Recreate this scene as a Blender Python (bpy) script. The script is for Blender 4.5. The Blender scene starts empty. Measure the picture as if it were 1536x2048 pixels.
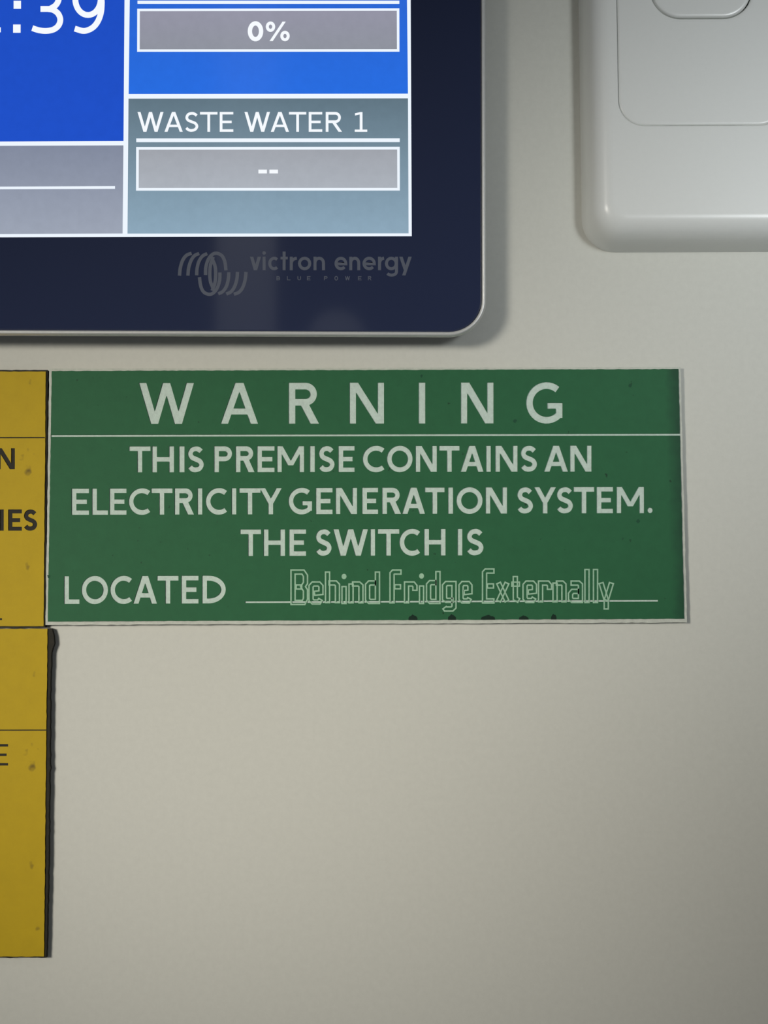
import bpy, bmesh, math, random
from mathutils import Vector, Matrix

random.seed(7)
sc = bpy.context.scene
COL = sc.collection

# ------------------------------------------------------------------ camera
FPX = 3000.0                      # focal length in photo pixels (1536 x 2048)
DIST = 0.21
PITCH = math.radians(5.1)
ROLL = math.radians(0.2)
AIM = Vector((0, 0, 1.5))         # point of the wall on the optical axis
fw = Vector((0, math.cos(PITCH), math.sin(PITCH)))
up0 = Vector((0, -math.sin(PITCH), math.cos(PITCH)))
rt0 = Vector((1, 0, 0))
rt = rt0 * math.cos(ROLL) - up0 * math.sin(ROLL)
up = up0 * math.cos(ROLL) + rt0 * math.sin(ROLL)
CAM = AIM - fw * DIST
cd = bpy.data.cameras.new('camera')
cam = bpy.data.objects.new('camera', cd)
COL.objects.link(cam)
cd.sensor_fit = 'VERTICAL'
cd.sensor_height = 36.0
cd.lens = 36.0 * FPX / 2048.0
cd.clip_start = 0.005
cam.matrix_world = Matrix(((rt.x, up.x, -fw.x, CAM.x), (rt.y, up.y, -fw.y, CAM.y), (rt.z, up.z, -fw.z, CAM.z), (0, 0, 0, 1)))
sc.camera = cam

# ------------------------------------------------------------------ world, lamps, exposure
w = bpy.data.worlds.new('World')
sc.world = w
w.use_nodes = True
w.node_tree.nodes['Background'].inputs[0].default_value = (0.93, 0.96, 1.0, 1)
w.node_tree.nodes['Background'].inputs[1].default_value = 0.145
sc.view_settings.view_transform = 'Standard'
sc.view_settings.look = 'None'
sc.view_settings.exposure = 0.0
sc.view_settings.gamma = 1.0
sc.view_settings.use_curve_mapping = False


def lamp(name, loc, target, size, power, col):
    d = bpy.data.lights.new(name, 'AREA')
    d.shape = 'DISK'
    d.size = size
    d.energy = power
    d.color = col
    o = bpy.data.objects.new(name, d)
    COL.objects.link(o)
    o.location = loc
    o.rotation_euler = (Vector(target) - Vector(loc)).to_track_quat('-Z', 'Y').to_euler()
    return o


def spot(name, loc, target, cone, radius, power, col):
    d = bpy.data.lights.new(name, 'SPOT')
    d.spot_size = math.radians(cone)
    d.spot_blend = 1.0
    d.shadow_soft_size = radius
    d.energy = power
    d.color = col
    o = bpy.data.objects.new(name, d)
    COL.objects.link(o)
    o.location = loc
    o.rotation_euler = (Vector(target) - Vector(loc)).to_track_quat('-Z', 'Y').to_euler()
    return o


# unseen warm key spot at the upper left, cooler fill spot added at the right
spot('key_spot', (-0.250, -0.340, 1.535), (-0.024, 0, 1.480), 19.0, 0.072, 12.9, (1.0, 0.94, 0.84))
spot('fill_spot', (0.200, -0.370, 1.560), (0.070, 0, 1.543), 18.5, 0.05, 5.0, (0.93, 0.975, 1.0))
# unseen lamp added to brighten the pale upright reflected in the bezel
lamp('trim_fill', (-0.25, -1.45, 2.45), (-0.2, -2.0, 1.9), 0.25, 3.5, (0.95, 0.97, 1.0))


# ------------------------------------------------------------------ helpers
def P(px, py, h=0.0):
    """photo pixel -> point on the plane h metres in front of the wall"""
    d = fw + rt * ((px - 768) / FPX) - up * ((py - 1024) / FPX)
    t = (-h - CAM.y) / d.y
    q = CAM + d * t
    return Vector((q.x, -h, q.z))


def mirror(px, py, h, depth):
    """where a pixel's ray ends after reflection in the plane h, on y = -depth"""
    a = P(px, py, h)
    d = (a - CAM)
    d.y = -d.y
    t = (-depth - a.y) / d.y
    return a + d * t


def s2l(c):
    return tuple(((v / 255) / 12.92 if v / 255 <= 0.04045 else ((v / 255 + 0.055) / 1.055) ** 2.4) for v in c) + (1,)


def new_mat(name):
    m = bpy.data.materials.new(name)
    m.use_nodes = True
    return m, m.node_tree.nodes, m.node_tree.links, m.node_tree.nodes['Principled BSDF']


def mat(name, rgb, rough=0.5, spec=0.5, metal=0.0, noise=0.0, nscale=400, bump=0.0, bscale=1500, coat=0.0,
        spots=None, spot_scale=160, spot_thr=0.72):
    m, N, L, b = new_mat(name)
    base = s2l(rgb)
    b.inputs['Base Color'].default_value = base
    b.inputs['Roughness'].default_value = rough
    b.inputs['Specular IOR Level'].default_value = spec
    b.inputs['Metallic'].default_value = metal
    b.inputs['Coat Weight'].default_value = coat
    b.inputs['Coat Roughness'].default_value = 0.1
    tc = N.new('ShaderNodeTexCoord')
    last = None
    if noise:
        t = N.new('ShaderNodeTexNoise')
        t.inputs['Scale'].default_value = nscale
        t.inputs['Detail'].default_value = 5
        t.inputs['Roughness'].default_value = 0.7
        L.new(tc.outputs['Object'], t.inputs['Vector'])
        mr = N.new('ShaderNodeMapRange')
        mr.inputs[1].default_value = 0.25
        mr.inputs[2].default_value = 0.75
        mr.inputs[3].default_value = 1 - noise
        mr.inputs[4].default_value = 1 + noise
        L.new(t.outputs['Fac'], mr.inputs[0])
        mx = N.new('ShaderNodeVectorMath')
        mx.operation = 'SCALE'
        mx.inputs[0].default_value = base[:3]
        L.new(mr.outputs[0], mx.inputs['Scale'])
        last = mx.outputs[0]
    if spots:
        t = N.new('ShaderNodeTexNoise')
        t.inputs['Scale'].default_value = spot_scale
        t.inputs['Detail'].default_value = 3
        L.new(tc.outputs['Object'], t.inputs['Vector'])
        mr = N.new('ShaderNodeMapRange')
        mr.inputs[1].default_value = spot_thr
        mr.inputs[2].default_value = spot_thr + 0.06
        L.new(t.outputs['Fac'], mr.inputs[0])
        mx = N.new('ShaderNodeMix')
        mx.data_type = 'RGBA'
        L.new(mr.outputs[0], mx.inputs[0])
        if last:
            L.new(last, mx.inputs[6])
        else:
            mx.inputs[6].default_value = base
        mx.inputs[7].default_value = s2l(spots)
        last = mx.outputs[2]
    if last:
        L.new(last, b.inputs['Base Color'])
    if bump:
        t = N.new('ShaderNodeTexNoise')
        t.inputs['Scale'].default_value = bscale
        t.inputs['Detail'].default_value = 3
        L.new(tc.outputs['Object'], t.inputs['Vector'])
        bp = N.new('ShaderNodeBump')
        bp.inputs['Strength'].default_value = bump
        bp.inputs['Distance'].default_value = 0.0001
        L.new(t.outputs['Fac'], bp.inputs['Height'])
        L.new(bp.outputs[0], b.inputs['Normal'])
    return m


def screen_mat(name, top, bottom=None, left_right=None):
    """a lit patch of the liquid crystal screen"""
    m, N, L, b = new_mat(name)
    b.inputs['Base Color'].default_value = (0.004, 0.004, 0.006, 1)
    b.inputs['Roughness'].default_value = 0.08
    b.inputs['Specular IOR Level'].default_value = 0.15
    b.inputs['Emission Strength'].default_value = 1.0
    if bottom is None:
        b.inputs['Emission Color'].default_value = s2l(top)
    else:
        tc = N.new('ShaderNodeTexCoord')
        sp = N.new('ShaderNodeSeparateXYZ')
        L.new(tc.outputs['Generated'], sp.inputs[0])
        mx = N.new('ShaderNodeMix')
        mx.data_type = 'RGBA'
        L.new(sp.outputs['Z'], mx.inputs[0])
        mx.inputs[6].default_value = s2l(bottom)
        mx.inputs[7].default_value = s2l(top)
        # faint mottling of the panel
        t = N.new('ShaderNodeTexNoise')
        t.inputs['Scale'].default_value = 900
        t.inputs['Detail'].default_value = 4
        L.new(tc.outputs['Object'], t.inputs['Vector'])
        mr = N.new('ShaderNodeMapRange')
        mr.inputs[3].default_value = 0.94
        mr.inputs[4].default_value = 1.06
        L.new(t.outputs['Fac'], mr.inputs[0])
        L.new(mx.outputs[2], b.inputs['Emission Color'])
        L.new(mr.outputs[0], b.inputs['Emission Strength'])
    return m


def thing(name, label, cat, loc):
    o = bpy.data.objects.new(name, None)
    COL.objects.link(o)
    o.empty_display_size = 0.01
    o.location = loc
    o['label'] = label
    o['category'] = cat
    return o


def root_loc(o):
    v = Vector((0, 0, 0))
    while o:
        v = v + o.location
        o = o.parent
    return v


def obj(name, verts, faces, material, parent=None, smooth=False, label=None, recalc=True):
    off = root_loc(parent) if parent else Vector((0, 0, 0))
    me = bpy.data.meshes.new(name)
    me.from_pydata([tuple(Vector(v) - off) for v in verts], [], faces)
    if recalc:
        bm = bmesh.new()
        bm.from_mesh(me)
        bmesh.ops.recalc_face_normals(bm, faces=bm.faces)
        bm.to_mesh(me)
        bm.free()
    me.materials.append(material)
    if smooth:
        for p in me.polygons:
            p.use_smooth = True
    o = bpy.data.objects.new(name, me)
    COL.objects.link(o)
    o.parent = parent
    if label:
        o['label'] = label
    return o


def loft(loops, cap_start=False, cap_end=False):
    n = len(loops[0])
    v = [p for l in loops for p in l]
    f = []
    for k in range(len(loops) - 1):
        for i in range(n):
            j = (i + 1) % n
            f.append((k * n + i, k * n + j, (k + 1) * n + j, (k + 1) * n + i))
    if cap_start:
        f.append(tuple(range(n)))
    if cap_end:
        f.append(tuple(range((len(loops) - 1) * n, len(loops) * n)))
    return v, f


def prism(pts, h0, h1, hp=None):
    """outline in pixels (read at height hp), solid from h0 to h1"""
    hp = h1 if hp is None else hp
    q = [P(x, y, hp) for x, y in pts]
    return loft([[Vector((a.x, -h0, a.z)) for a in q], [Vector((a.x, -h1, a.z)) for a in q]], True, True)


def rough_edge(corners, step=7, jit=0.7):
    out = []
    n = len(corners)
    for i in range(n):
        a, b = corners[i], corners[(i + 1) % n]
        L = math.hypot(b[0] - a[0], b[1] - a[1])
        k = max(1, int(L / step))
        for j in range(k):
            t = j / k
            jx = jy = 0
            if j:
                jx, jy = random.uniform(-jit, jit), random.uniform(-jit, jit)
            out.append((a[0] + (b[0] - a[0]) * t + jx, a[1] + (b[1] - a[1]) * t + jy))
    return out


# ------------------------------------------------------------------ lettering (pixel space, y down)
def ell(cx, cy, rx, ry, a0, a1, n=20):
    """angles in degrees, 0 = right, 90 = up"""
    return [(cx + rx * math.cos(math.radians(a0 + (a1 - a0) * i / n)), cy - ry * math.sin(math.radians(a0 + (a1 - a0) * i / n))) for i in range(n + 1)]


def catmull(pts, n=6):
    out = []
    p = [(2 * pts[0][0] - pts[1][0], 2 * pts[0][1] - pts[1][1])] + list(pts) + [(2 * pts[-1][0] - pts[-2][0], 2 * pts[-1][1] - pts[-2][1])]
    for i in range(1, len(p) - 2):
        for k in range(n):
            t = k / n
            q = []
            for c in (0, 1):
                a, b_, c_, d = p[i - 1][c], p[i][c], p[i + 1][c], p[i + 2][c]
                q.append(0.5 * (2 * b_ + (c_ - a) * t + (2 * a - 5 * b_ + 4 * c_ - d) * t * t + (3 * b_ - a - 3 * c_ + d) * t ** 3))
            out.append(tuple(q))
    out.append(pts[-1])
    return out


def offsets(pts, d, closed=False):
    n = len(pts)
    res = []
    for i in range(n):
        if closed:
            a, b, c = pts[i - 1], pts[i], pts[(i + 1) % n]
        else:
            a, b, c = pts[max(i - 1, 0)], pts[i], pts[min(i + 1, n - 1)]
        def nrm(p, q):
            dx, dy = q[0] - p[0], q[1] - p[1]
            l = math.hypot(dx, dy)
            return None if l < 1e-9 else (-dy / l, dx / l)
        n1, n2 = nrm(a, b), nrm(b, c)
        if n1 is None: n1 = n2
        if n2 is None: n2 = n1
        mx, my = n1[0] + n2[0], n1[1] + n2[1]
        l2 = mx * mx + my * my
        s = 2 / l2 if l2 > 0.35 else 2 / 0.35
        res.append((b[0] + mx * s * d, b[1] + my * s * d))
    return res


def rib(pts, t, closed=False):
    """a pen stroke of width t: list of outline polygons (one polygon, or a ring given as quads)"""
    a, b = offsets(pts, t / 2, closed), offsets(pts, -t / 2, closed)
    if closed:
        return [('ring', a, b)]
    return [('poly', a + b[::-1])]


def rect(x0, y0, x1, y1):
    return [('poly', [(x0, y0), (x1, y0), (x1, y1), (x0, y1)])]


def slab(xa, ya, xb, yb, hw):
    """diagonal stroke cut level at both ends; hw is its horizontal width, x are left edges"""
    return [('poly', [(xa, ya), (xa + hw, ya), (xb + hw, yb), (xb, yb)])]


def bowl(x0, y0, x1, y1, t):
    ry = (y1 - y0) / 2 - t / 2
    r = min(ry, (x1 - x0) - t)
    cx, cy = x1 - t / 2 - r, (y0 + y1) / 2
    return rib([(x0 + t * 0.3, y0 + t / 2)] + ell(cx, cy, r, ry, 90, -90, 18) + [(x0 + t * 0.3, y1 - t / 2)], t)


def glyph(ch, x0, yt, x1, yb, t):
    W, H = x1 - x0, yb - yt
    cx, cy = (x0 + x1) / 2, (yt + yb) / 2
    h = t / 2
    hw = t * 1.12
    if ch == 'I': return rect(x0, yt, x1, yb)
    if ch == 'E' or ch == 'F':
        g = rect(x0, yt, x0 + t, yb) + rect(x0, yt, x1, yt + t * .92) + rect(x0, cy - t * .46, x1 - W * .12, cy + t * .46)
        return g + (rect(x0, yb - t * .92, x1, yb) if ch == 'E' else [])
    if ch == 'L': return rect(x0, yt, x0 + t, yb) + rect(x0, yb - t * .92, x1, yb)
    if ch == 'T': return rect(cx - h, yt, cx + h, yb) + rect(x0, yt, x1, yt + t * .95)
    if ch == 'H': return rect(x0, yt, x0 + t, yb) + rect(x1 - t, yt, x1, yb) + rect(x0, cy - t * .46, x1, cy + t * .46)
    if ch == 'A':
        yb2 = yt + H * .70
        return slab(x0, yb, cx - hw * .56, yt, hw) + slab(x1 - hw, yb, cx - hw * .44, yt, hw) + rect(x0 + W * .2, yb2 - t * .45, x1 - W * .2, yb2 + t * .45)
    if ch == 'W':
        a, c = x0 + W * .285, x0 + W * .715
        return slab(x0, yt, a - hw * .5, yb, hw) + slab(cx - hw * .5, yt, a - hw * .5, yb, hw) + slab(cx - hw * .5, yt, c - hw * .5, yb, hw) + slab(x1 - hw, yt, c - hw * .5, yb, hw)
    if ch == 'N': return rect(x0, yt, x0 + t * .95, yb) + rect(x1 - t * .95, yt, x1, yb) + slab(x0, yt, x1 - hw * 1.12, yb, hw * 1.12)
    if ch == 'M':
        yv = yt + H * .74
        return rect(x0, yt, x0 + t * .95, yb) + rect(x1 - t * .95, yt, x1, yb) + slab(x0, yt, cx - hw * .5, yv, hw) + slab(x1 - hw, yt, cx - hw * .5, yv, hw)
    if ch == 'Y':
        ym = yt + H * .58
        return slab(x0, yt, cx - hw * .5, ym, hw) + slab(x1 - hw, yt, cx - hw * .5, ym, hw) + rect(cx - h, ym - t * .3, cx + h, yb)
    if ch in 'PR':
        x2 = x1 if ch == 'P' else x0 + W * .93
        g = rect(x0, yt, x0 + t, yb) + bowl(x0 + t * .3, yt, x2, yt + H * (.58 if ch == 'P' else .56), t)
        if ch == 'R': g += slab(x0 + W * .36, yt + H * .5, x1 - hw * 1.15, yb, hw * 1.15)
        return g
    if ch == 'D': 
        g = rect(x0, yt, x0 + t, yb)
        rx, ry = W * .62, H / 2 - h
        return g + rib([(x0 + t * .5, yt + h)] + ell(x1 - h - rx, cy, rx, ry, 90, -90, 22) + [(x0 + t * .5, yb - h)], t)
    if ch == 'B': return rect(x0, yt, x0 + t, yb) + bowl(x0 + t * .3, yt, x1 - W * .06, cy + h, t) + bowl(x0 + t * .3, cy - h, x1, yb, t)
    if ch == 'O' or ch == '0': return rib(ell(cx, cy, W / 2 - h, H / 2 - h + .5, 0, 360, 36)[:-1], t, True)
    if ch == 'U': return rib([(x0 + h, yt)] + ell(cx, yb - W * .5, W / 2 - h, W / 2 - h, 180, 360, 12) + [(x1 - h, yt)], t)
    if ch == 'C':
        rx = W * .60 - h
        return rib(ell(x0 + W * .60, cy, rx, H / 2 - h + .5, 50, 310, 26), t)
    if ch == 'G':
        rx = W * .56 - h
        g = rib(ell(x0 + W * .56, cy, rx, H / 2 - h + .5, 50, 318, 26), t)
        return g + rect(x1 - t, cy + H * .04, x1, yb - H * .13) + rect(x0 + W * .58, cy, x1, cy + t * .85)
    if ch == 'S':
        q = [(.94, .13), (.74, .03), (.50, 0), (.20, .06), (.06, .24), (.18, .40), (.50, .495), (.82, .59), (.96, .76), (.80, .94), (.47, 1.0), (.20, .96), (.02, .85)]
        return rib(catmull([(x0 + h + u * (W - t), yt + h + v * (H - t)) for u, v in q], 4), t)
    if ch == '.': return [('poly', ell(cx, cy, W / 2, H / 2, 0, 330, 11))]
    if ch == '-': return rect(x0, yt, x1, yb)
    if ch == '1': return rect(cx - h, yt, cx + h, yb) + rect(x0, yb - t, x1, yb) + slab(x0, yt + H * .12, cx - h, yt, t) + rect(x0, yt + H * .05, cx, yt + H * .05 + t)
    if ch == '%':
        r = W * .19
        return (rib(ell(x0 + r + h, yt + H * .27, r, H * .27 - h, 0, 360, 20)[:-1], t, True) + rib(ell(x1 - r - h, yb - H * .27, r, H * .27 - h, 0, 360, 20)[:-1], t, True)
                + slab(x1 - W * .26 - t, yt, x0 + W * .26, yb, t))
    # lower case; yt = top of the x-height except for t and i
    if ch == 'v': return slab(x0, yt, cx - hw * .5, yb, hw) + slab(x1 - hw, yt, cx - hw * .5, yb, hw)
    if ch == 'i': return rect(cx - h, yt, cx + h, yb) + [('poly', ell(cx, yt - t * 1.25, t * .62, t * .62, 0, 324, 9))]
    if ch == 'c': return rib(ell(cx + W * .06, cy, W * .54 - h, H / 2 - h, 48, 312, 18), t)
    if ch == 't': return rect(cx - h, yt - H * .38, cx + h, yb) + rect(x0, yt, x1, yt + t * .9)
    if ch == 'r': return rect(x0, yt, x0 + t, yb) + rib([(x0 + h, yb - H * .4)] + ell(x1, yt + h + H * .4, W - h, H * .4, 175, 92, 8), t)
    if ch == 'o': return rib(ell(cx, cy, W / 2 - h, H / 2 - h, 0, 360, 26)[:-1], t, True)
    if ch == 'n': return rect(x0, yt, x0 + t, yb) + rib([(x0 + h, yb - H * .4)] + ell(cx, yt + h + W * .42, W / 2 - h, W * .42, 170, 0, 12) + [(x1 - h, yb)], t)
    if ch == 'e': return rib([(x0 + t, cy + t * .1), (x1 - h, cy + t * .1)] + ell(cx, cy, W / 2 - h, H / 2 - h, 8, 318, 22), t)
    if ch == 'g': return rib(ell(cx - t * .1, cy, W / 2 - h, H / 2 - h, 0, 360, 24)[:-1], t, True) + rib([(x1 - h, yt), (x1 - h, yb + H * .12)] + ell(cx, yb + H * .12, W / 2 - h, H * .24, 0, -150, 12), t)
    if ch == 'y': return slab(x0, yt, cx - hw * .5, yb, hw) + slab(x1 - hw, yt, cx - hw * 1.0, yb + H * .38, hw)
    raise KeyError(ch)


def glyph_mesh(prims, h, dh=3e-6):
    """flat lettering on the plane h; each stroke a hair higher than the one before"""
    V, F = [], []
    for k, g in enumerate(prims):
        hh = h + dh * (k % 6)
        if g[0] == 'poly':
            s = len(V)
            V += [P(x, y, h) + Vector((0, h - hh, 0)) for x, y in g[1]]
            F.append(tuple(range(s, len(V))))
        else:
            a, b = g[1], g[2]
            n = len(a)
            s = len(V)
            V += [P(x, y, h) + Vector((0, h - hh, 0)) for x, y in a + b]
            F += [(s + i, s + (i + 1) % n, s + n + (i + 1) % n, s + n + i) for i in range(n)]
    return V, F


def lettering(prims, h, material, parent, name='lettering', label=None):
    v, f = glyph_mesh(prims, h)
    o = obj(name, v, f, material, parent, recalc=False, label=label)
    me = o.data
    bm = bmesh.new()
    bm.from_mesh(me)
    for fc in bm.faces:
        fc.normal_update()
        if fc.normal.y > 0:
            fc.normal_flip()
    bmesh.ops.triangulate(bm, faces=[fc for fc in bm.faces if len(fc.verts) > 4])
    bm.to_mesh(me)
    bm.free()
    return o


def line_of(spec, yl, yr, height, t, xl=100, xr=1360):
    """spec: (char, x0, x1); yl / yr: top of the line at x = xl and xr"""
    g = []
    for ch, a, b in spec:
        y = yl + (yr - yl) * ((a + b) / 2 - xl) / (xr - xl)
        if ch == '.':
            g += glyph('.', a, y + height - (b - a), b, y + height, t)
        else:
            g += glyph(ch, a, y, b, y + height, t)
    return g


def cut_prisms(prims, h0, h1):
    V, F = [], []
    for g in prims:
        loops = [g[1]] if g[0] == 'poly' else None
        if loops:
            v, f = prism(g[1], h0, h1, hp=(h0 + h1) / 2)
        else:
            q = [[P(x, y, (h0 + h1) / 2) for x, y in l] for l in (g[1], g[2])]
            a, b = q
            at = lambda l, hh: [Vector((p.x, -hh, p.z)) for p in l]
            v, f = loft([at(a, h0), at(a, h1), at(b, h1), at(b, h0), at(a, h0)])
            n = len(a)
            v = v[:4 * n]
            f = [tuple(i % (4 * n) for i in fc) for fc in f]
        s = len(V)
        V += v
        F += [tuple(i + s for i in fc) for fc in f]
    return V, F


def engrave(plate, prims, h0, h1):
    """cut the strokes through the plate"""
    off = root_loc(plate.parent)
    S = 1000.0
    def tmp(me):
        o = bpy.data.objects.new('tmp', me)
        COL.objects.link(o)
        return o
    pm = plate.data.copy()
    pm.transform(Matrix.Scale(S, 4))
    po = tmp(pm)
    cutters = []
    for g in prims:
        v, f = cut_prisms([g], h0, h1)
        me = bpy.data.meshes.new('cut')
        me.from_pydata([tuple((p - off) * S) for p in v], [], f)
        bm = bmesh.new()
        bm.from_mesh(me)
        bmesh.ops.recalc_face_normals(bm, faces=bm.faces)
        bm.to_mesh(me)
        bm.free()
        cutters.append(me)
    # join all cutters in one mesh, boolean with self-intersection handling
    bm = bmesh.new()
    for me in cutters:
        bm.from_mesh(me)
    cm = bpy.data.meshes.new('cutter')
    bm.to_mesh(cm)
    bm.free()
    co = tmp(cm)
    md = po.modifiers.new('b', 'BOOLEAN')
    md.operation = 'DIFFERENCE'
    md.solver = 'EXACT'
    md.use_self = True
    md.object = co
    dg = bpy.context.evaluated_depsgraph_get()
    res = bpy.data.meshes.new_from_object(po.evaluated_get(dg))
    res.transform(Matrix.Scale(1 / S, 4))
    for o in (po, co):
        bpy.data.objects.remove(o, do_unlink=True)
    if len(res.polygons) > len(plate.data.polygons):
        res.materials.clear()
        res.materials.append(plate.data.materials[0])
        for p in res.polygons:
            p.material_index = 0
            p.use_smooth = False
        plate.data = res
    else:
        print('ENGRAVE FAILED')


# ------------------------------------------------------------------ materials
M_wall = mat('wall_paint', (202, 203, 195), rough=0.6, spec=0.22, noise=0.035, nscale=1100, bump=0.07, bscale=1300)
M_far = mat('dark_cabin_panel', (40, 42, 48), rough=0.6)
M_trim = mat('pale_upright', (225, 226, 228), rough=0.5)
M_switch = mat('switch_plastic', (224, 226, 222), rough=0.28, spec=0.5, noise=0.012, nscale=1500, bump=0.03, bscale=2200)
M_gap = mat('dark_gap', (40, 41, 40), rough=0.8)
M_bezel = mat('bezel_glass', (42, 50, 77), rough=0.05, spec=0.5)
M_logo = mat('logo_print', (94, 100, 114), rough=0.25, spec=0.3)
M_rim = mat('brushed_rim', (206, 208, 206), rough=0.35, metal=0.35, noise=0.05, nscale=2500)
M_side = mat('device_side', (120, 124, 128), rough=0.45, metal=0.3)
M_green = mat('green_laminate', (39, 96, 62), rough=0.6, spec=0.22, noise=0.07, nscale=700, bump=0.12, bscale=2500,
              spots=(24, 56, 38), spot_scale=1000, spot_thr=0.70)
M_wear = mat('worn_green', (32, 76, 54), rough=0.7, spec=0.2, noise=0.2, nscale=1200)
M_nick = mat('dark_nick', (22, 44, 34), rough=0.8, spec=0.2, noise=0.2, nscale=1500)
M_core = mat('white_core', (190, 194, 184), rough=0.7, noise=0.14, nscale=1200, bump=0.3, bscale=2500)
M_engr = mat('engraved_white', (192, 210, 200), rough=0.75, noise=0.13, nscale=2600, bump=0.5, bscale=4000)
M_thin = mat('shallow_engraving', (152, 190, 162), rough=0.7, noise=0.15, nscale=2500)
M_yellow = mat('yellow_laminate', (182, 154, 16), rough=0.55, spec=0.2, noise=0.05, nscale=500, bump=0.12, bscale=2500,
               spots=(112, 92, 26), spot_scale=260, spot_thr=0.70)
M_black = mat('black_core', (34, 32, 22), rough=0.7, spec=0.3, noise=0.3, nscale=1500, bump=0.3, bscale=2500)
M_ink = mat('engraved_black', (24, 20, 8), rough=0.75, noise=0.15, nscale=2500)
S_white = screen_mat('screen_white', (238, 246, 255))
S_text = screen_mat('screen_text', (246, 250, 255))
S_blueA = screen_mat('screen_clock_blue', (27, 72, 183), (30, 80, 200))
S_blueB = screen_mat('screen_tank_blue', (46, 88, 188), (38, 108, 224))
S_greyB = screen_mat('screen_grey', (130, 138, 158), (156, 164, 180))
S_waste = screen_mat('screen_slate', (96, 117, 130), (140, 167, 186))
S_box1 = screen_mat('screen_box', (148, 148, 165), (143, 147, 158))
S_box2 = screen_mat('screen_box_pale', (160, 164, 172), (172, 178, 187))

# ------------------------------------------------------------------ setting
def quadbox(x0, x1, y0, y1, z0, z1):
    v = [(x, y, z) for z in (z0, z1) for x, y in ((x0, y0), (x1, y0), (x1, y1), (x0, y1))]
    f = [(0, 1, 2, 3), (4, 5, 6, 7), (0, 1, 5, 4), (1, 2, 6, 5), (2, 3, 7, 6), (3, 0, 4, 7)]
    return v, f


o = obj('wall_back', *quadbox(-0.9, 0.9, 0.0, 0.03, 0.7, 2.3), M_wall)
o['kind'] = 'structure'
FAR = 2.0
o = obj('wall_front', *quadbox(-0.9, 0.9, -FAR - 0.03, -FAR, 0.7, 2.9), M_far)
o['kind'] = 'structure'
a, c = mirror(432, 560, 0.0050, FAR - 0.02), mirror(552, 560, 0.0050, FAR - 0.02)
o = obj('trim_1', *quadbox(a.x, c.x, -FAR, -FAR + 0.02, 0.7, 2.9), M_trim)
o['kind'] = 'structure'

# unseen pale disc added as stand-in for a round lamp reflected in the bezel
a, c = mirror(674, 676, 0.0050, FAR - 0.012), mirror(731, 676, 0.0050, FAR - 0.012)
rr_ = c.x - a.x
ring = lambda r, y: [Vector((a.x + r * math.cos(i * math.pi / 20), y, a.z + r * math.sin(i * math.pi / 20))) for i in range(40)]
o = obj('reflection_disc', *loft([ring(rr_, -FAR), ring(rr_, -FAR + 0.009), ring(rr_ * 0.93, -FAR + 0.012)], False, True), M_trim)
o['kind'] = 'structure'

# ------------------------------------------------------------------ green warning sign
HF, HC = 0.00105, 0.00090        # face and core heights
HE = HC + 0.00002
gr = thing('warning_sign', 'green engraved warning sign with white capital lettering under the touch display', 'sign', P(732, 990, 0))
core = rough_edge([(98.5, 737.5), (1361, 734), (1374, 1245), (91, 1250)], 11, 0.6)
v, f = prism(core, 0, HC)
obj('core_plate', v, f, M_core, gr, label='white core showing along the worn edges')
face_c = rough_edge([(103.5, 742), (1357, 738), (1368.5, 1237.5), (95.5, 1243)], 8, 0.4)
v, f = prism(face_c, HC - 0.00002, HF)
gface = obj('face_layer', v, f, M_green, gr, label='green laminate face')

L0 = line_of([('W', 277.5, 388), ('A', 441, 516), ('R', 577, 638), ('N', 699, 768), ('I', 837, 850.5), ('N', 921.5, 987), ('G', 1052, 1125)], 766, 764.5, 82, 13.6)
L1 = line_of([('T', 258, 301), ('H', 304, 348), ('I', 358, 369), ('S', 374, 408.5), ('P', 428, 464), ('R', 471, 509), ('E', 514, 549), ('M', 554, 608), ('I', 619.5, 629.5), ('S', 636, 670),
              ('E', 676.5, 709), ('C', 725, 770), ('O', 773.5, 825), ('N', 831, 873.5), ('T', 878, 919), ('A', 921, 967), ('I', 972, 981.5), ('N', 990.5, 1035), ('S', 1040, 1075), ('A', 1088, 1136), ('N', 1140, 1183)], 893, 891, 52, 9.9)
L2 = line_of([('E', 143, 178), ('L', 184, 216), ('E', 219, 253), ('C', 257, 301.5), ('T', 302, 345), ('R', 349, 388), ('I', 395, 404.5), ('C', 411, 455), ('I', 463, 472.5), ('T', 478, 521), ('Y', 519, 563.5),
              ('G', 576.5, 624), ('E', 631.5, 665), ('N', 671, 714), ('E', 724, 756), ('R', 764, 802), ('A', 804, 850), ('T', 849.6, 889), ('I', 896, 906), ('O', 912.5, 965), ('N', 971, 1014), ('S', 1033, 1067), ('Y', 1068, 1112),
              ('S', 1112, 1147), ('T', 1147, 1188.5), ('E', 1193, 1226), ('M', 1233, 1288), ('.', 1294.5, 1305.5)], 977.5, 973.5, 52.5, 9.9)
L3 = line_of([('T', 480, 522), ('H', 527, 570), ('E', 578, 612), ('S', 630, 664), ('W', 666, 736), ('I', 740.6, 750), ('T', 755, 798.5), ('C', 798.5, 841), ('H', 848, 891), ('I', 915, 924.5), ('S', 932, 968)], 1060, 1056.5, 53, 9.9)
L4 = line_of([('L', 128, 159), ('O', 162.5, 216), ('C', 220, 265), ('A', 266, 314), ('T', 314, 357), ('E', 362.5, 397), ('D', 404, 451.5)], 1152.5, 1148, 55.5, 10.0)
rule_top = [('poly', [(102, 870), (1360, 867.5), (1360, 871.3), (102, 873.8)])]
rule_low = [('poly', [(490, 1202.6), (1316, 1199.8), (1316, 1203.2), (490, 1206)])]
for g in (L0, L1, L2, L3, L4):
    lettering(g, HE, M_engr, gr)
lettering(rule_top, HE, M_engr, gr, 'rule_line')
lettering(rule_low, HE, M_engr, gr, 'rule_line')
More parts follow.
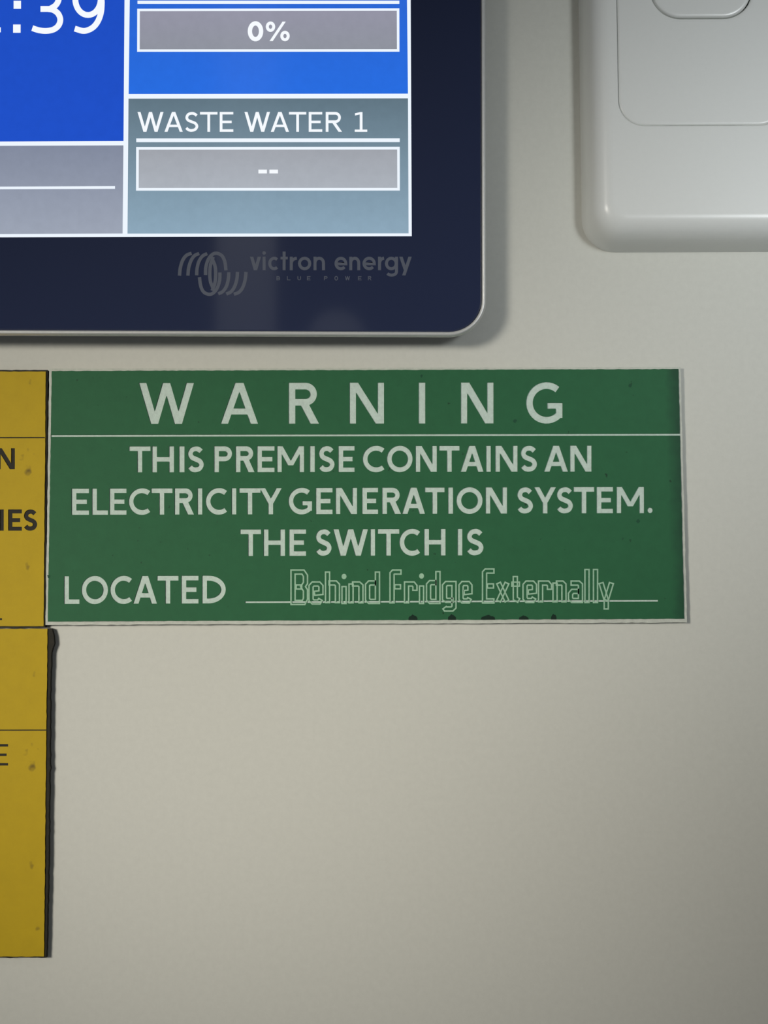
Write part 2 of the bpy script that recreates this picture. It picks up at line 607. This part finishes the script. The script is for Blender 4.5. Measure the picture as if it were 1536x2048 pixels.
engrave(gface, L0 + L1 + L2 + L3 + L4 + rule_top + rule_low, HC - 0.0002, HF + 0.0002)


# outlined hand-engraved words on the dotted line
def outline(pts, wd=8.6, pen=2.8, closed=False):
    a, b = offsets(pts, wd / 2, closed), offsets(pts, -wd / 2, closed)
    if closed:
        return rib(a, pen, True) + rib(b, pen, True)
    return rib(a + b[::-1], pen, True)


def hand(ch, x0, yt, x1, yb, wd=8.2):
    h = wd / 2
    X = lambda u: x0 + h + u * (x1 - x0 - wd)
    Y = lambda v: yt + h + v * (yb - yt - wd)
    q = lambda *p: [(X(u), Y(v)) for u, v in p]
    k = dict(wd=wd)
    if ch == 'B': return outline(q((0, 0), (.8, 0), (1, .12), (1, .36), (.8, .48), (1, .60), (1, .88), (.85, 1), (0, 1)), closed=True, **k) + outline(q((.25, .49), (.7, .49)), **k)
    if ch == 'F': return outline(q((1, 0), (.15, 0), (0, .05), (0, 1.05)), **k) + outline(q((.3, .5), (.95, .5)), **k)
    if ch == 'E': return outline(q((1, 0), (.15, 0), (0, .05), (0, 1), (1, 1)), **k) + outline(q((.3, .5), (.95, .5)), **k)
    if ch == 'e': return outline(q((.95, .86), (.8, 1), (.2, 1), (0, .88), (0, .12), (.2, 0), (.8, 0), (1, .12), (1, .48), (.35, .52)), **k)
    if ch == 'h': return outline(q((0, 0), (0, 1.04)), **k) + outline(q((.15, .37), (.8, .37), (1, .44), (1, 1.04)), **k)
    if ch == 'i': return outline([(x0 + h + 1, yt + h + 21), (x0 + h + 1, yb)], **k) + [('poly', ell(x0 + h + 1, yt + 5, 5, 5.5, 0, 330, 11))]
    if ch == 'n': return outline(q((0, 0), (0, 1.08)), **k) + outline(q((.15, 0), (.8, 0), (1, .1), (1, 1.08)), **k)
    if ch == 'r': return outline(q((0, 1.08), (0, 0), (.8, 0), (1, .12), (1, .36)), **k)
    if ch == 'd': return outline(q((1, 0), (1, 1), (.2, 1), (0, .93), (0, .44), (.2, .37), (.8, .37)), **k)
    if ch == 'g': return outline(q((.9, .66), (.2, .66), (0, .6), (0, .08), (.2, 0), (1, 0), (1, .93), (.8, 1), (.1, 1), (0, .95)), **k)
    if ch == 'x': return outline(q((0, 0), (1, 1.04)), **k) + outline(q((1, 0), (0, 1.04)), **k)
    if ch == 't': return outline(q((.4, 0), (.4, .92), (.9, 1)), **k) + outline(q((-.1, .32), (1, .32)), **k)
    if ch == 'a': return outline(q((.05, 0), (.8, 0), (1, .1), (1, 1), (.2, 1), (0, .9), (0, .62), (.2, .48), (.8, .48)), **k)
    if ch == 'l': return outline([((x0 + x1) / 2, yt + 2), ((x0 + x1) / 2, yb)], **k)
    if ch == 'y': return outline(q((0, 0), (.5, .66), (.5, 1)), **k) + outline(q((1, 0), (.5, .66)), **k)


words = []
A, XH, D = 1140, 1164, 1207
for ch, x0, x1, yt, yb in [('B', 582, 615, A, 1209), ('e', 618, 646, XH, D + 1), ('h', 651, 679, A, D), ('i', 683, 694, 1148, D), ('n', 698, 726, XH, D), ('d', 731, 759, A, D),
                           ('F', 780, 806, A, D), ('r', 809, 834, XH, D), ('i', 838, 848, 1147, D), ('d', 853, 880, A - 1, D), ('g', 885, 912, XH - 1, 1222), ('e', 918, 944, XH - 1, D - 1),
                           ('E', 965, 992, A - 2, D - 1), ('x', 993, 1018, XH - 2, D - 2), ('t', 1021, 1043, 1149, D - 2), ('e', 1046, 1073, XH - 2, D - 2), ('r', 1077, 1103, XH - 2, D - 2),
                           ('n', 1106, 1132, XH - 2, D - 2), ('a', 1137, 1165, XH - 2, D - 2), ('l', 1169, 1179, A - 3, D - 2), ('l', 1186, 1196, A - 3, D - 2), ('y', 1198, 1227, XH - 2, 1222)]:
    words += hand(ch, x0, yt, x1, yb)
lettering(words, HF + 0.000008, M_thin, gr, 'handwritten_note', label='thin outlined pale green letters')

# worn right margin and dark nicks along the lower edge
N_, L_ = M_green.node_tree.nodes, M_green.node_tree.links
b_ = N_['Principled BSDF']
src = b_.inputs['Base Color'].links[0].from_socket
tc_ = N_.new('ShaderNodeTexCoord')
sp_ = N_.new('ShaderNodeSeparateXYZ')
L_.new(tc_.outputs['Object'], sp_.inputs[0])
nz = N_.new('ShaderNodeTexNoise')
nz.inputs['Scale'].default_value = 700
nz.inputs['Detail'].default_value = 4
L_.new(tc_.outputs['Object'], nz.inputs['Vector'])
# distance from the slightly slanting right edge, broken up by noise
e_ = P(1362, 990, HF) - gr.location
m1 = N_.new('ShaderNodeMath'); m1.operation = 'MULTIPLY_ADD'
L_.new(sp_.outputs['Z'], m1.inputs[0]); m1.inputs[1].default_value = 0.012; L_.new(sp_.outputs['X'], m1.inputs[2])
m2 = N_.new('ShaderNodeMath'); m2.operation = 'MULTIPLY_ADD'
L_.new(nz.outputs['Fac'], m2.inputs[0]); m2.inputs[1].default_value = 0.0024; L_.new(m1.outputs[0], m2.inputs[2])
mr_ = N_.new('ShaderNodeMapRange')
mr_.inputs[1].default_value = e_.x - 0.0006
mr_.inputs[2].default_value = e_.x + 0.0012
mr_.inputs[4].default_value = 0.75
L_.new(m2.outputs[0], mr_.inputs[0])
mx_ = N_.new('ShaderNodeMix'); mx_.data_type = 'RGBA'
L_.new(mr_.outputs[0], mx_.inputs[0]); L_.new(src, mx_.inputs[6]); mx_.inputs[7].default_value = s2l((26, 62, 45))
L_.new(mx_.outputs[2], b_.inputs['Base Color'])
for x0_, x1_, d_ in ((817, 835, 9), (896, 912, 10), (962, 990, 8), (1038, 1057, 6), (1102, 1113, 10)):
    n_ = 7
    top = [(x0_ + (x1_ - x0_) * i / n_, 1240.6 - 0.0043 * (x0_ - 95) - d_ * math.sin(math.pi * (0.08 + 0.84 * i / n_)) * random.uniform(0.6, 1.0)) for i in range(n_ + 1)]
    bot = [(x0_ + (x1_ - x0_) * i / n_, 1243.2 - 0.0043 * (x0_ - 95)) for i in range(n_ + 1)]
    lettering([('poly', top + bot[::-1])], HF + 0.000008, M_nick, gr, 'edge_nick', label='dark nick in the lower edge')
for x_, y_, r_ in ((1261, 771, 4), (1030, 842, 4), (98, 1153, 4), (843, 752, 3), (1276, 1042, 4)):
    lettering([('poly', [(x_ + r_ * random.uniform(.6, 1.2) * math.cos(k_ * .7), y_ + r_ * random.uniform(.6, 1.2) * math.sin(k_ * .7)) for k_ in range(9)])], HF + 0.000008, M_wear, gr, 'speck')

# ------------------------------------------------------------------ yellow signs
ye = thing('warning_sign', 'yellow engraved sign butted against the left edge of the green warning sign', 'sign', P(-400, 1000, 0))
v, f = prism(rough_edge([(-1150, 742), (95.5, 740), (90.5, 1254.5), (-1150, 1258)], 9, 0.5), 0, HC)
obj('core_plate', v, f, M_black, ye, label='black core showing along the cut edge')
v, f = prism(rough_edge([(-1146, 745), (91.5, 743), (87, 1252.5), (-1146, 1255)], 9, 0.4), HC - 0.00002, HF)
yf = obj('face_layer', v, f, M_yellow, ye, label='yellow laminate face')
Y1 = line_of([('N', -6, 30)], 896.5, 896.5, 42, 8)
Y2 = line_of([('I', -0.5, 7.8), ('E', 16.5, 44), ('S', 47, 75.5)], 1019, 1019, 42.5, 8.6)
Y3 = rect(-30, 1236.5, 4.5, 1240)
YR = [('poly', [(-1148, 876), (90, 874), (90, 876.6), (-1148, 878.6)])]
for g, nm in ((Y1, 'lettering'), (Y2, 'lettering'), (Y3, 'rule_line'), (YR, 'rule_line')):
    lettering(g, HE, M_ink, ye, nm)
engrave(yf, Y1 + Y2 + Y3 + YR, HC - 0.0002, HF + 0.0002)

y2 = thing('warning_sign', 'scuffed yellow engraved sign mounted below the other yellow sign', 'sign', P(-400, 1590, 0))
edge = [(-1150, 1259), (103, 1256.5), (107, 1270), (108.5, 1287), (105, 1296), (102.5, 1305), (100.5, 1360), (99.5, 1530), (101, 1536), (98.5, 1545), (97.5, 1700), (92.5, 1915.5), (-1150, 1919)]
v, f = prism(rough_edge(edge, 9, 0.7), 0, HC)
obj('core_plate', v, f, M_black, y2, label='black core with ragged cut edge')
v, f = prism(rough_edge([(-1146, 1260), (95, 1257.5), (92.5, 1460), (88, 1913), (-1146, 1916)], 9, 0.5), HC - 0.00002, HF)
yf2 = obj('face_layer', v, f, M_yellow, y2, label='yellow laminate face with dark scuffs')
Z1 = line_of([('E', -8, 16.5)], 1488, 1488, 43, 5.6)
ZR = [('poly', [(-1148, 1461), (94, 1459), (94, 1461.2), (-1148, 1463.2)])]
lettering(Z1, HE, M_ink, y2)
lettering(ZR, HE, M_ink, y2, 'rule_line')
engrave(yf2, Z1 + ZR, HC - 0.0002, HF + 0.0002)


# ------------------------------------------------------------------ rounded-rectangle loops on the wall
def rloop(x0, z0, x1, z1, r, h, rot=0.0, n=10, pivot=None):
    """rectangle in metres, corner radius r, at height h"""
    pts = []
    for cx, cz, a0 in ((x1 - r, z1 - r, 0), (x0 + r, z1 - r, 90), (x0 + r, z0 + r, 180), (x1 - r, z0 + r, 270)):
        for i in range(n + 1):
            a = math.radians(a0 + 90 * i / n)
            pts.append((cx + r * math.cos(a), cz + r * math.sin(a)))
    if rot:
        px, pz = pivot
        c, s = math.cos(rot), math.sin(rot)
        pts = [(px + (x - px) * c - (z - pz) * s, pz + (x - px) * s + (z - pz) * c) for x, z in pts]
    return [Vector((x, -h, z)) for x, z in pts]


# ------------------------------------------------------------------ touch display
HG = 0.0050                       # glass height; the slim front stands off the wall on a narrower housing
HU = HG - 0.0027
td = thing('touch_display', 'black touch display with silver rim and lit blue tiles showing tank levels', 'display', P(60, 50, 0))
br = P(973.5, 672.5, HU + 0.0030)      # outer lower right corner of the rim
x1, z0 = br.x, br.z
x0, z1 = x1 - 0.1285, z0 + 0.0870
piv = (x1, z0)
RT = math.radians(-0.42)
DR = lambda inset, r, h: rloop(x0 + inset, z0 + inset, x1 - inset, z1 - inset, r, h, RT, 12, piv)
R0 = 0.0052
v, f = loft([DR(0.0110, 0.0030, 0.0), DR(0.0090, 0.0030, 0.0012), DR(0.0040, 0.0036, HU - 0.0004), DR(0.0012, R0 - 0.0012, HU + 0.0005), DR(0.00025, R0 - 0.0002, HU + 0.0008), DR(0.00012, R0 - 0.0001, HU + 0.0022)], True, True)
obj('housing', v, f, M_side, td, smooth=False, label='dark grey housing behind the front')
v, f = loft([DR(0.0001, R0 - .0001, HU + 0.0017), DR(0.0, R0, HU + 0.0022), DR(0.00005, R0 - .00005, HU + 0.0027), DR(0.00022, R0 - .0002, HU + 0.0030), DR(0.00045, R0 - .00045, HU + 0.0030), DR(0.00062, R0 - .0006, HU + 0.00285), DR(0.00064, R0 - .0006, HU + 0.0019)])
obj('rim', v, f, M_rim, td, smooth=True, label='thin silver rim')
v, f = loft([DR(0.00064, R0 - .0006, HU + 0.0021), DR(0.00068, R0 - .0006, HG - .00012), DR(0.00085, R0 - .0008, HG)], False, True)
obj('bezel_glass', v, f, M_bezel, td, label='glossy navy black glass')
# screen and its tiles
HS = HG + 0.00002


def patch(name, pts, h, material, parent, label=None):
    v, f = prism(pts, h - 0.00002, h)
    return obj(name, v, f, material, parent, label=label)


scr = patch('screen', [(-760, -480), (810, -480), (821.3, 0), (823.5, 472.3), (-772, 476.5)], HS, S_white, td, 'lit screen with white dividing lines')
T1, T2, T3 = HS + 0.00002, HS + 0.00004, HS + 0.00006
patch('clock_tile', [(-750, -470), (255, -470), (249, 0), (247, 282), (-760, 286)], T1, S_blueA, scr, 'blue clock tile')
patch('battery_tile', [(-760, 294.5), (246.8, 290.7), (245.2, 467), (-765, 471)], T1, S_greyB, scr, 'grey tile')
patch('tank_tile', [(263, -300), (806, -300), (814, 0), (816, 187.3), (257.3, 188)], T1, S_blueB, scr, 'blue tank tile')
patch('waste_water_tile', [(257, 197.3), (816, 196.6), (817.2, 466.7), (255, 467.2)], T1, S_waste, scr, 'slate grey tile')
patch('divider_line', [(-300, 374.5), (230, 372.3), (230, 377.5), (-300, 379.5)], T2, S_white, scr)
patch('divider_line', [(275, 1.2), (798.7, 1.2), (798.7, 7.6), (275, 7.6)], T2, S_white, scr)
patch('divider_line', [(272.5, 276.8), (799.5, 276.6), (799.5, 284), (272.5, 284.2)], T2, S_white, scr)
patch('level_box', [(274.5, 17.5), (798.7, 16.6), (798.9, 103.4), (274.3, 103.6)], T2, S_white, scr)
patch('box_fill', [(279.6, 22.4), (793.6, 21.6), (793.9, 98.2), (279.4, 98.6)], T3, S_box1, scr)
patch('level_box', [(272.3, 294), (799.5, 293.6), (799.7, 381), (272, 381.2)], T2, S_white, scr)
patch('box_fill', [(277.6, 299.4), (794.4, 299), (794.6, 375.8), (277.4, 376)], T3, S_box2, scr)
T4 = T3 + 0.000015
ww = []
for ch, a, b in [('W', 275, 327), ('A', 329, 365.5), ('S', 369.5, 397.5), ('T', 400, 435), ('E', 439.5, 466.6), ('W', 489, 540), ('A', 541.6, 578), ('T', 578, 612.5), ('E', 617.5, 644.5), ('R', 651.5, 684)]:
    t = 5.4
    ww += glyph(ch, a, 224, b, 263.6, t)
ww += rect(719.5, 224.2, 725, 263.6) + rect(709.5, 259.2, 734.5, 263.6) + [('poly', [(710, 226.5), (721, 224.2), (721, 228.6), (710, 231)])]
lettering(ww, T4, S_text, scr)
zero = rib(ell(511, 62.5, 11.2, 15.8, 0, 360, 30)[:-1], 8.6, True)
pc = (rib(ell(541, 53.4, 6.4, 7.4, 0, 360, 22)[:-1], 6.0, True) + rib(ell(570, 72.0, 6.4, 7.4, 0, 360, 22)[:-1], 6.0, True) + [('poly', [(565, 43.3), (571.5, 43.3), (545.5, 82.2), (539, 82.2)])])
lettering(zero + pc, T4, S_text, scr)
lettering(rect(516.8, 339.3, 533.8, 346.8) + rect(538.8, 339.3, 556, 346.8), T4, S_text, scr)
# clock digits 1:39
t = 11.6
clock = rect(27.2, 1.4, 42, 17.6) + rect(26.2, 49, 41.2, 65.6)
clock += rect(-51, 54.8, 1.6, 64.6) + rect(-31, -28, -19, 64) + [('poly', [(-50, -20), (-26, -28), (-26, -17), (-50, -9)])]
clock += rib(catmull([(68, -19), (84, -23), (100, -23), (114, -14), (117.5, -2), (112, 10), (101, 17.5)], 5) + [(98, 18), (81, 18)], t)
clock += rib(catmull([(96, 18), (106, 19.8), (116, 27), (120.6, 39), (117, 51), (107, 59), (93, 61.8), (78, 60.5), (64.5, 56.2)], 5), t)
clock += rib(ell(176, -2, 25.4, 32.0, 0, 360, 40)[:-1], t, True)
clock += rib([(202.5, -10)] + catmull([(203.6, 5), (202.5, 22), (198, 38), (190, 51), (179, 59), (166, 61.8), (149.5, 57.2)], 5), t)
lettering(clock, T4, S_text, scr, 'clock_digits')

# printed mark and words on the bezel
HL = HG + 0.00001
logo = []
cxy = lambda x, y: (340 + x / 5.908, 490 + y / 5.908)
arcs = [[(112, 362), (122, 270), (150, 180), (195, 122), (255, 98)], [(212, 362), (220, 275), (246, 190), (288, 128), (345, 100)], [(315, 358), (320, 280), (342, 195), (384, 132), (440, 102)],
        [(420, 355), (424, 262), (452, 172), (500, 112), (555, 98), (615, 128), (648, 200), (662, 300)],
        [(512, 140), (480, 230), (470, 330), (478, 430), (512, 520)]]
for a in arcs:
    logo += rib(catmull([cxy(*p) for p in a], 5), 6.8)
    logo += rib(catmull([cxy(1010 - p[0], 680 - p[1]) for p in a], 5), 6.8)
lettering(logo, HL, M_logo, td, 'logo_mark', label='faint grey ring emblem')
nm = []
for ch, a, b in [('v', 500, 522), ('i', 525, 531.5), ('c', 536, 558), ('t', 561, 575.5), ('r', 579.5, 594), ('o', 596, 622.5), ('n', 627, 650), ('e', 669, 694.5), ('n', 698.5, 720.5), ('e', 725, 751.5), ('r', 756, 768.5), ('g', 770.5, 796), ('y', 798.5, 823.5)]:
    nm += glyph(ch, a, 513.5, b, 540.5, 6.0)
lettering(nm, HL, M_logo, td, label='faint grey wordmark')
tiny = []
for ch, a in [('B', 553), ('L', 574), ('U', 595), ('E', 614), ('P', 648), ('O', 669), ('W', 690), ('E', 716), ('R', 736)]:
    tiny += glyph(ch, a, 552.5, a + (10 if ch == 'W' else 7), 560.5, 1.5)
lettering(tiny, HL, M_logo, td, label='tiny spaced grey capitals')

# ------------------------------------------------------------------ switch plate
sw = thing('light_switch', 'off-white plastic rocker switch plate with rounded corners beside the touch display', 'switch', P(1402, 0, 0))
HP = 0.0068
bl = P(1164.5, 505, 0.0)
cxm = P(1402, 250, HP).x
X0, Z0 = bl.x, bl.z
X1, Z1_ = 2 * cxm - X0 + 0.001, Z0 + 0.116
SL = lambda i, r, h: rloop(X0 + i, Z0 + i, X1 - i, Z1_ - i, r, h, 0, 12)
pl, pr_, pb = P(1236.5, 200, HP).x, P(1568, 200, HP).x, P(1400, 251.5, HP).z
pt = Z1_ - (pb - Z0)
RP = 0.0036
IL = lambda g, h: rloop(pl + g, pb + g, pr_ - g, pt - g, RP - g, h, 0, 12)
RO = 0.0046
prof = [(0.0, 0.0), (0.0001, 0.0012), (0.0003, 0.0028), (0.0006, 0.0042), (0.0010, 0.0052), (0.0015, 0.0059), (0.0021, 0.0064), (0.0027, 0.00668), (0.0033, HP), (0.0036, HP)]
loops = [SL(i, max(RO - i * 0.75, 0.001), h) for i, h in prof]
loops += [IL(-0.00015, HP), IL(0.0, HP), IL(0.00003, HP - 0.0004), IL(0.00003, HP - 0.0012)]
v, f = loft(loops)
obj('plate', v, f, M_switch, sw, smooth=True, label='moulded surround plate')
# recessed inner panel with the rocker opening
rl, rr, rb = P(1300, -40, HP).x, P(1504, -40, HP).x, P(1402, 37, HP).z
rtp = rb + 0.0265
KL = lambda g, h: rloop(rl + g, rb + g, rr - g, rtp - g, 0.0042 - g, h, 0, 12)
G = 0.00010
v, f = loft([IL(G, HP - 0.0012), IL(G, HP - 0.00016), IL(G + 0.00012, HP - 0.00002), IL(G + .0003, HP), IL(G + .0005, HP), KL(-0.0006, HP), KL(-0.0003, HP), KL(-0.00012, HP - 0.00005), KL(0, HP - 0.0002), KL(0, HP - 0.0012)])
obj('inner_panel', v, f, M_switch, sw, smooth=True, label='flush inner panel')
v, f = loft([IL(-0.0004, HP - 0.0016), IL(-0.0004, HP - 0.0010)], True, True)
obj('backing', v, f, M_gap, sw)
v, f = loft([KL(0.00016, HP - 0.0012), KL(0.00016, HP - 0.0003), KL(0.00024, HP - 0.00002), KL(0.0004, HP + 0.00006), KL(0.0007, HP + 0.00008), KL(0.0010, HP + 0.00008)], False, True)
obj('rocker', v, f, M_switch, sw, smooth=True, label='oblong rocker button')
